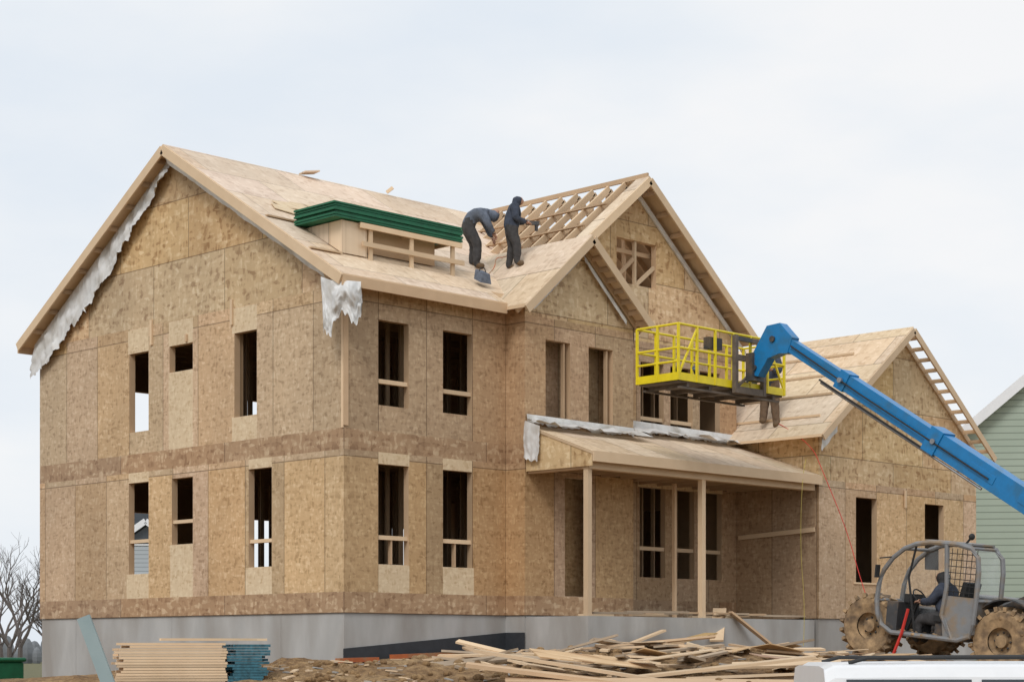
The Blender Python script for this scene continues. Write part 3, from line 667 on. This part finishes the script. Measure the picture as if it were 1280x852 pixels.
for y in (y0,y1):
    mb.box(x0,x1,y-.01,y+.01,z0,z0+.15,'yellow')
    for z in (z1,z0+.62): mb.tube([(x0,y,z),(x1,y,z)],.024,'yellow')
    n=6
    for i in range(n+1):
        x=x0+(x1-x0)*i/n; mb.beam((x,y,z0),(x,y,z1),.045,.045,'yellow')
for x in (x0,x1):
    mb.box(x-.01,x+.01,y0+.012,y1-.012,z0,z0+.15,'yellow')
    for z in (z1,z0+.62,z0+.36): mb.tube([(x,y0,z),(x,y1,z)],.024,'yellow')
    mb.beam((x,(y0+y1)/2,z0),(x,(y0+y1)/2,z1),.045,.045,'yellow')
mb.beam((x0,y0,z0+.1),(x0+.58,y0,z1),.035,.035,'yellow'); mb.beam((x1,y0,z0+.1),(x1-.58,y0,z1),.035,.035,'yellow')
mb.build('platform_rails',T,True)
mb=MB()
for x in (7.15,8.05): mb.beam((x,y0-.08,z0-.1),(x,y0-.08,z1-.04),.09,.09,'deck')
mb.box(7.20,8.0,y0-.12,y0-.04,z0+.55,z0+.66,'deck'); mb.box(7.2,8.0,y0-.12,y0-.04,z0-.10,z0+.03,'deck'); mb.box(7.2,8.0,y0-.12,y0-.04,z1-.14,z1-.06,'dark')
mb.beam((7.2,y0-.08,z0+.02),(8.0,y0-.08,z0+.56),.05,.05,'deck'); mb.box(7.42,7.78,y0-.30,y0-.125,z0+.15,z0+.7,'dark')
mb.box(6.5,6.9,y0+.05,y0+.2,z0+.72,z0+.95,'dark'); mb.tube([(6.1,-3.3,z0+.3),(6.5,-3.1,z0+.1),(7.1,-3.0,z0+.06)],.05,'jacket2',8)
mb.ball((6.0,-2.9,z0+.12),(.25,.2,.12),'hood',8); mb.box(8.3,8.6,-2.9,-2.6,z0+.02,z0+.3,'dark')
mb.build('platform_mount',T,True)
person('telehandler_operator',(6.6,-8.62,-.62),math.radians(90),stand(pelvis=(0,0,.50),spine=(-.03,0,.70),chest=(-.02,0,.92),neck=(.02,0,1.09),head=(.05,0,1.21),crown=(.05,0,1.32),
  shL=(0,.19,1.0),elL=(.16,.24,.78),wrL=(.42,.14,.80),shR=(0,-.19,1.0),elR=(.16,-.24,.78),wrR=(.42,-.12,.80),
  hipL=(.04,.10,.47),knL=(.45,.14,.50),anL=(.52,.14,.12),toeL=(.68,.15,.07),hipR=(.04,-.10,.47),knR=(.45,-.14,.50),anR=(.54,-.14,.12),toeR=(.70,-.15,.07)),'hood','pants','black',sc=1.0,hat=True)

# ---------------------------------------------------------------- hoses and cords
def cord(name,pts,r,k):
    cu=bpy.data.curves.new(name,'CURVE'); cu.dimensions='3D'; cu.bevel_depth=r; cu.bevel_resolution=2; sp=cu.splines.new('NURBS'); sp.points.add(len(pts)-1)
    for p,q in zip(sp.points,pts): p.co=(*q,1)
    sp.use_endpoint_u=True; sp.order_u=3; cu.materials.append(M[k]); o=bpy.data.objects.new(name,cu); COL.objects.link(o); return o
cord('red_air_hose',[(11.6,-1.2,4.35),(11.0,-2.5,3.8),(10.9,-2.9,3.1),(9.9,-4.2,1.8),(9.0,-5.2,.6),(8.4,-6.0,-.3),(7.6,-6.4,-.7)],.008,'red')
cord('yellow_extension_cord',[(11.1,-2.3,3.45),(10.8,-2.42,3.1),(10.75,-2.4,1.5),(10.8,-2.5,.2),(10.6,-2.6,-.6)],.006,'cordy')
cord('orange_air_hose',[(3.9,.3,6.75),(4.2,.3,6.95),(4.6,.7,7.32),(5.1,.9,7.4),(5.6,.9,7.7)],.009,'orange')

# ---------------------------------------------------------------- lumber stack, post, debris
LS=empty('lumber_stack')
mb=MB(); rx=Vector((S,-S,0)); dv=Vector((S,S,0))
ang=math.radians(16); ax1=rx*math.cos(ang)+dv*math.sin(ang); ax2=dv*math.cos(ang)-rx*math.sin(ang)
bx_,by_=site(-5.0,29.2); zb=gh(bx_,by_,False)-.06
for lv in range(16):
    for k in range(5):
        o=random.uniform(-.13,.13); c=Vector((bx_,by_,zb+.10+lv*.042))+ax2*(k*.15-.3)
        if lv==15 and k in(0,3): continue
        if lv==14 and k==0: continue
        mb.beam(c-ax1*(1.0+o),c+ax1*(.55+o*.3),.14,.036,'lum')
for k in (-.7,.3): c=Vector((bx_,by_,zb+.03))+ax1*k; mb.beam(c-ax2*.5,c+ax2*.45,.09,.09,'lumd')
for k,o in ((.1,.3),(-.2,.1)):
    c=Vector((bx_,by_,zb+.80))+ax2*k; mb.beam(c-ax1*.4,c+ax1*(.95+o),.09,.036,'lum')
mb.build('boards',LS)
mb=MB()
for lv in range(15):
    for k in range(6):
        c=Vector((bx_,by_,zb+.09+lv*.044))+ax2*(k*.13-.32)+ax1*random.uniform(-.06,.09); mb.beam(c+ax1*.62,c+ax1*1.15,.12,.038,'bluewrap')
mb.build('painted_board_ends',LS)
px_,py_=site(-5.55,27.0); g0=gh(px_,py_,False)-.3
lp=MB(); b0=Vector((px_,py_,g0)); lp.beam(b0+rx*.05,b0-rx*.56+dv*.1+Vector((0,0,1.58)),.19,.06,'graywood',up=(.7,.7,.1)); lp.build('leaning_post')
mb=MB()
for k in range(3):
    c=Vector((*site(-5.3-k*.3,28.4),0)); c.z=gh(c.x,c.y,False)+.06; mb.beam(c-rx*.9,c+rx*1.3,.1,.04,'lumd')
mb.build('ground_boards')
mb=MB(); rnd=random.Random(11)
def plank(l,d,z,yaw,L,w,h,k,pitch=0):
    x,y=site(l,d); c=Vector((x,y,gh(x,y,False)+z)); a=rx*math.cos(yaw)+dv*math.sin(yaw); a=(a+Vector((0,0,pitch))).normalized(); mb.beam(c-a*L/2,c+a*L/2,w,h,k,roll=rnd.uniform(-.3,.3))
for i in range(125):
    l=rnd.uniform(-1.4,7.6); d=rnd.uniform(30.0,34.6); L=rnd.uniform(.25,1.0)**1.4*2.5
    plank(l,d,rnd.uniform(.02,.17)*max(.2,1-abs(l-3)/5.5),rnd.choice((rnd.gauss(.2,.5),rnd.uniform(-1.6,1.6))),L,rnd.choice((.09,.09,.14,.24)),.038,rnd.choice(('lum','lum','lumd','old','old','light')),rnd.gauss(0,.10))
for i in range(22):
    l=rnd.uniform(-.6,7); d=rnd.uniform(30.2,34.4); plank(l,d,rnd.uniform(.03,.18),rnd.uniform(-1.5,1.5),rnd.uniform(.4,1.2),rnd.uniform(.25,.7),.014,rnd.choice(('gable','light','band')),rnd.gauss(0,.14))
# long members lying across the front of the heap
for (l,d,z,yaw,L,w,h,k,p) in ((.95,29.0,.24,-.1,3.1,.28,.05,'lum',-.16),(.75,28.7,.13,-.05,2.9,.3,.06,'lumd',-.12),(3.3,29.3,.20,.1,2.8,.26,.045,'lum',.11),(3.9,29.0,.10,.02,2.5,.2,.045,'lum',.04),(2.2,28.6,.05,.0,4.6,.26,.05,'lumd',-.01),(1.3,29.6,.28,.3,2.0,.6,.02,'gable',-.1),(4.3,29.8,.18,-.2,1.7,.24,.04,'lum',.02),(2.6,29.9,.30,.5,1.5,.5,.02,'light',.12),(5.0,29.2,.08,.1,2.3,.14,.04,'old',.02),(1.9,28.2,.04,-.08,3.0,.18,.04,'lum',.0)):
    plank(l,d,z,yaw,L,w,h,k,p)
mb.build('lumber_debris_pile')
mb=MB()
for i in range(600):
    l=rnd.uniform(-5,8.5); d=rnd.uniform(27.2,34.8); L=rnd.uniform(.05,.5)*rnd.random()+.05; x,y=site(l,d)
    if y>-.1 and x>0: continue
    c=Vector((x,y,gh(x,y)+.02)); yaw=rnd.uniform(0,3.14); a=Vector((math.cos(yaw),math.sin(yaw),rnd.uniform(-.15,.15))); mb.beam(c-a*L/2,c+a*L/2,rnd.uniform(.02,.08),.02,rnd.choice(('lum','lumd','old','light','concrete')))
mb.build('wood_scraps')
mb=MB()
for i in range(900):
    l=rnd.uniform(-6,9); d=rnd.uniform(26.8,34.8); x,y=site(l,d); r=rnd.uniform(.02,.08)
    if y>-.2 and x>-.2: continue
    mb.ball((x,y,gh(x,y)+r*.3),(r*rnd.uniform(.8,1.4),r*rnd.uniform(.8,1.4),r*.8),'dirt',6)
mb.build('soil_clods')
mb=MB()
for i in range(20):
    x=rnd.uniform(4.6,11); y=rnd.uniform(-2.1,-.8); yaw=rnd.gauss(0,.6); L=rnd.uniform(.3,1.5); a=Vector((math.cos(yaw),math.sin(yaw),0)); c=Vector((x,y,rnd.uniform(.0,.08))); mb.beam(c-a*L/2,c+a*L/2,rnd.choice((.09,.14)),.04,rnd.choice(('lum','lumd','old')))
mb.beam((7.9,-2.4,-.5),(9.0,-1.6,.18),.28,.04,'lum'); mb.beam((9.4,-2.6,-.55),(8.6,-2.2,.1),.2,.04,'lumd')
mb.beam((6.2,-2.7,-.55),(7.6,-2.5,-.35),.3,.03,'gable'); mb.beam((5.0,-2.5,-.6),(6.3,-2.35,-.3),.12,.04,'lum')
mb.build('porch_offcuts')
mb=MB()
for a,b in (((.9,-.30),(2.6,-.25)),((2.2,-.5),(4.0,-.55)),((-.9,-.9),(.2,-.7)),((2.8,-.22),(4.1,-.2))):
    za=gh(*a,False)+.09; zb2=gh(*b,False)+.10; mb.beam((a[0],a[1],za),(b[0],b[1],zb2),.10,.08,'orange')
mb.build('orange_drain_pipe')
ux,uy=site(-12.2,45); uz=gh(ux,uy)
mb=MB(); mb.box(ux-.5,ux+.5,uy-.4,uy+.4,uz,uz+.6,'green'); mb.box(ux-.55,ux+.55,uy-.45,uy+.45,uz+.6,uz+.7,'green'); mb.build('green_utility_box',bevel=.05)

# ---------------------------------------------------------------- white van
C=empty('parked_white_van')
def car():
    cx,cy=site(4.82,16.0); gz=gh(cx,cy)
    C.location=(cx,cy,gz+.02); C.rotation_euler=(0,0,-math.pi/4)
    bpy.context.view_layer.update()
    mb=MB()
    def loft(secs,k):
        b=len(mb.v); kk=mb.mi(k); n=len(secs[0])
        for s_ in secs: mb.v+=s_
        for i in range(len(secs)-1):
            for j in range(n):
                j2=(j+1)%n; mb.f.append((b+i*n+j,b+i*n+j2,b+(i+1)*n+j2,b+(i+1)*n+j)); mb.m.append(kk)
        mb.f.append(tuple(range(b,b+n))); mb.m.append(kk); mb.f.append(tuple(b+(len(secs)-1)*n+j for j in reversed(range(n)))); mb.m.append(kk)
    Z=.93
    def sec(x,w,z0,z1): return [(x,-w,z0),(x,-w*1.02,(z0+z1)/2),(x,-w*.97,z1*Z),(x,w*.97,z1*Z),(x,w*1.02,(z0+z1)/2),(x,w,z0)]
    loft([sec(-2.35,.84,.45,1.0),sec(-2.3,.90,.3,1.0),sec(-1,.92,.28,1.0),sec(1.0,.92,.28,1.0),sec(1.9,.88,.3,.95),sec(2.35,.75,.42,.80)],'white')
    def gs(x,w,zt): zt*=Z; return [(x,-w,.92),(x,-w*.93,zt-.12),(x,-w*.86,zt-.02),(x,-w*.6,zt),(x,w*.6,zt),(x,w*.86,zt-.02),(x,w*.93,zt-.12),(x,w,.92)]
    loft([gs(-2.32,.88,1.52),gs(-2.24,.89,1.57),gs(-1.5,.89,1.58),gs(-.2,.89,1.58),gs(.6,.88,1.54),gs(1.4,.82,1.02)],'white')
    mb.build('body',C,bevel=.02,smooth=False)
    mb=MB()
    for sg in (-1,1):
        for a,b in ((-2.15,-1.15),(-1.07,-.12),(-.04,.8)):
            mb.poly([(a,sg*.892,.99),(b,sg*.892,.99),(b-(.12 if b>.5 else 0),sg*.842,1.33),(a,sg*.842,1.33)],'winglass')
        mb.tube([(-2.1,sg*.66,1.46),(-1.95,sg*.66,1.50),(.1,sg*.66,1.51),(.3,sg*.66,1.46)],.016,'black')
    mb.build('windows_and_rails',C)
    mb=MB()
    for x in (-1.45,1.45):
        for y in (-.82,.82):
            mb.tube([(x,y-.1,.34),(x,y+.1,.34)],.33,'black',24); mb.tube([(x,y-.11,.34),(x,y+.11,.34)],.19,'steel',16)
    mb.build('wheels',C)
car()

# ---------------------------------------------------------------- neighbours
def house(name,l,d,az,wd,dep,zb,ze,sl_,k):
    x,y=site(l,d); h=empty(name,(x,y,0),(0,0,math.radians(az-90))); mb=MB(); x0,x1,y0,y1=0,wd,0,dep; cx=wd/2; zt=ze+sl_*wd/2
    mb.prism([(x0,y0,zb),(x1,y0,zb),(x1,y0,ze),(cx,y0,zt),(x0,y0,ze)],(0,y1-y0,0),k); mb.build('siding_walls',h)
    mb=MB(); o=.3
    for sg in (-1,1):
        e=(cx+sg*(wd/2+o)); zee=ze-sl_*o
        mb.prism([(cx,y0-o,zt+.10),(e,y0-o,zee+.10),(e,y1+o,zee+.10),(cx,y1+o,zt+.10)],(0,0,-.06),'shingle')
        mb.beam((cx,y0-o-.03,zt-.02),(e,y0-o-.03,zee-.02),.05,.26,'white'); mb.beam((cx,y0-o/2,zt-.05),(e,y0-o/2,zee-.05),o,.03,'white')
    mb.build('roof',h); mb=MB()
    for zw in (1.0,3.9):
        for xx in (x0+2.4,x1-2.8):
            mb.box(xx-.08,xx+1.08,y0-.04,y0-.005,zw-.08,zw+1.58,'white'); mb.box(xx,xx+1,y0-.06,y0-.041,zw,zw+1.5,'winglass')
        for yy in (y0+2,y1-3):
            mb.box(x0-.04,x0-.005,yy-.08,yy+1.08,zw-.08,zw+1.58,'white'); mb.box(x0-.06,x0-.041,yy,yy+1,zw,zw+1.5,'winglass')
    mb.box(x0-.06,x0+.06,y0-.06,y0+.06,zb,ze,'white')
    mb.build('windows_and_trim',h)
house('green_sided_house',12.35,52,39.5,11,10,-2.6,5.3,.85,'siding')
house('grey_sided_house',-19.0,82,45,6.5,8,-3,2.6,.7,'siding2')

# ---------------------------------------------------------------- bare trees and woods
def tree(name,l,d,hgt,seed):
    x,y=site(l,d); r=random.Random(seed); mb=MB(); z=gh(x,y)-.1
    def br(p,dr,L,rad,dep):
        q=p+dr*L; m=p.lerp(q,.5)+Vector((r.uniform(-1,1),r.uniform(-1,1),0))*L*.05
        mb.tube([p,m,q],[rad,rad*.8,rad*.62],'bark',5 if dep>2 else 3)
        if dep==0: return
        for i in range(r.choice((2,3,3)) if dep>1 else 3):
            a=r.uniform(0,6.28); sp=r.uniform(.3,.75); nd=(dr+Vector((math.cos(a),math.sin(a),r.uniform(-.1,.35)))*sp).normalized()
            st=p.lerp(q,r.uniform(.55,1)) if i else q
            br(st,nd,L*r.uniform(.62,.85),rad*.6,dep-1)
    br(Vector((x,y,z)),Vector((r.uniform(-.05,.05),0,1)).normalized(),hgt*.27,hgt*.022,6)
    mb.build(name)
for i,(l,d,h_) in enumerate(((-27.5,106,9.0),(-29.0,110,8.2),(-28.6,118,7.6),(-26.8,101,8.0),(-31,115,8.6),(-30.2,124,8.8))): tree('bare_tree',l,d,h_,20+i)
mb=MB(); rnd=random.Random(2)
for i in range(900):
    l=-260+i*.6+rnd.uniform(-.5,.5); d=300+rnd.uniform(-25,25); x,y=site(l,d); z=gh(x,y); hh=rnd.uniform(1.6,4.2); w=rnd.uniform(.7,1.3)
    mb.ball((x,y,z+hh*.4),(w,w,hh*.6),'woods',6)
mb.build('distant_woods')

# ---------------------------------------------------------------- camera, light, sky
cam=bpy.data.cameras.new('camera'); co=bpy.data.objects.new('camera',cam); COL.objects.link(co); scene.camera=co
cam.sensor_width=36; cam.lens=2375/1280*36; cam.shift_y=(812-426)/1280; cam.clip_end=6000; cam.clip_start=.1
co.location=(CAMX,CAMY,CAMZ); co.rotation_euler=(math.radians(90),0,math.radians(-45))
sd=Vector((-.80,-.40,.85)).normalized()
sun=bpy.data.lights.new('sun','SUN'); sun.energy=1.45; sun.angle=math.radians(20); sun.color=(1,.975,.95); so=bpy.data.objects.new('sun',sun); COL.objects.link(so)
so.rotation_euler=sd.to_track_quat('Z','Y').to_euler(); so.location=(-20,-10,30)
w=bpy.data.worlds.new('sky'); scene.world=w; w.use_nodes=True; nt=w.node_tree; nt.nodes.clear(); L=nt.links
out=N(nt,'ShaderNodeOutputWorld'); sky=N(nt,'ShaderNodeTexSky',sky_type='NISHITA'); sky.sun_disc=False
sky.sun_elevation=math.asin(sd.z); sky.sun_rotation=math.atan2(sd.x,sd.y)
b1=N(nt,'ShaderNodeBackground'); b1.inputs[1].default_value=.08; L.new(sky.outputs[0],b1.inputs[0])
tc=N(nt,'ShaderNodeTexCoord'); mp=N(nt,'ShaderNodeMapping'); mp.inputs['Scale'].default_value=(1,1,2.6); L.new(tc.outputs['Generated'],mp.inputs[0])
nz=N(nt,'ShaderNodeTexNoise'); nz.inputs['Scale'].default_value=4.2; nz.inputs['Detail'].default_value=7; nz.inputs['Roughness'].default_value=.5; L.new(mp.outputs[0],nz.inputs['Vector'])
cc=ramp(nt,nz.outputs[0],[(.36,(.80,.86,.93)),(.52,(.875,.91,.95)),(.66,(.95,.955,.965))])
b2=N(nt,'ShaderNodeBackground'); b2.inputs[1].default_value=1.0; L.new(cc,b2.inputs[0])
mx=N(nt,'ShaderNodeMixShader'); mx.inputs[0].default_value=.95; L.new(b1.outputs[0],mx.inputs[1]); L.new(b2.outputs[0],mx.inputs[2]); L.new(mx.outputs[0],out.inputs[0])
scene.view_settings.view_transform='Standard'; scene.view_settings.look='None'; scene.view_settings.exposure=0
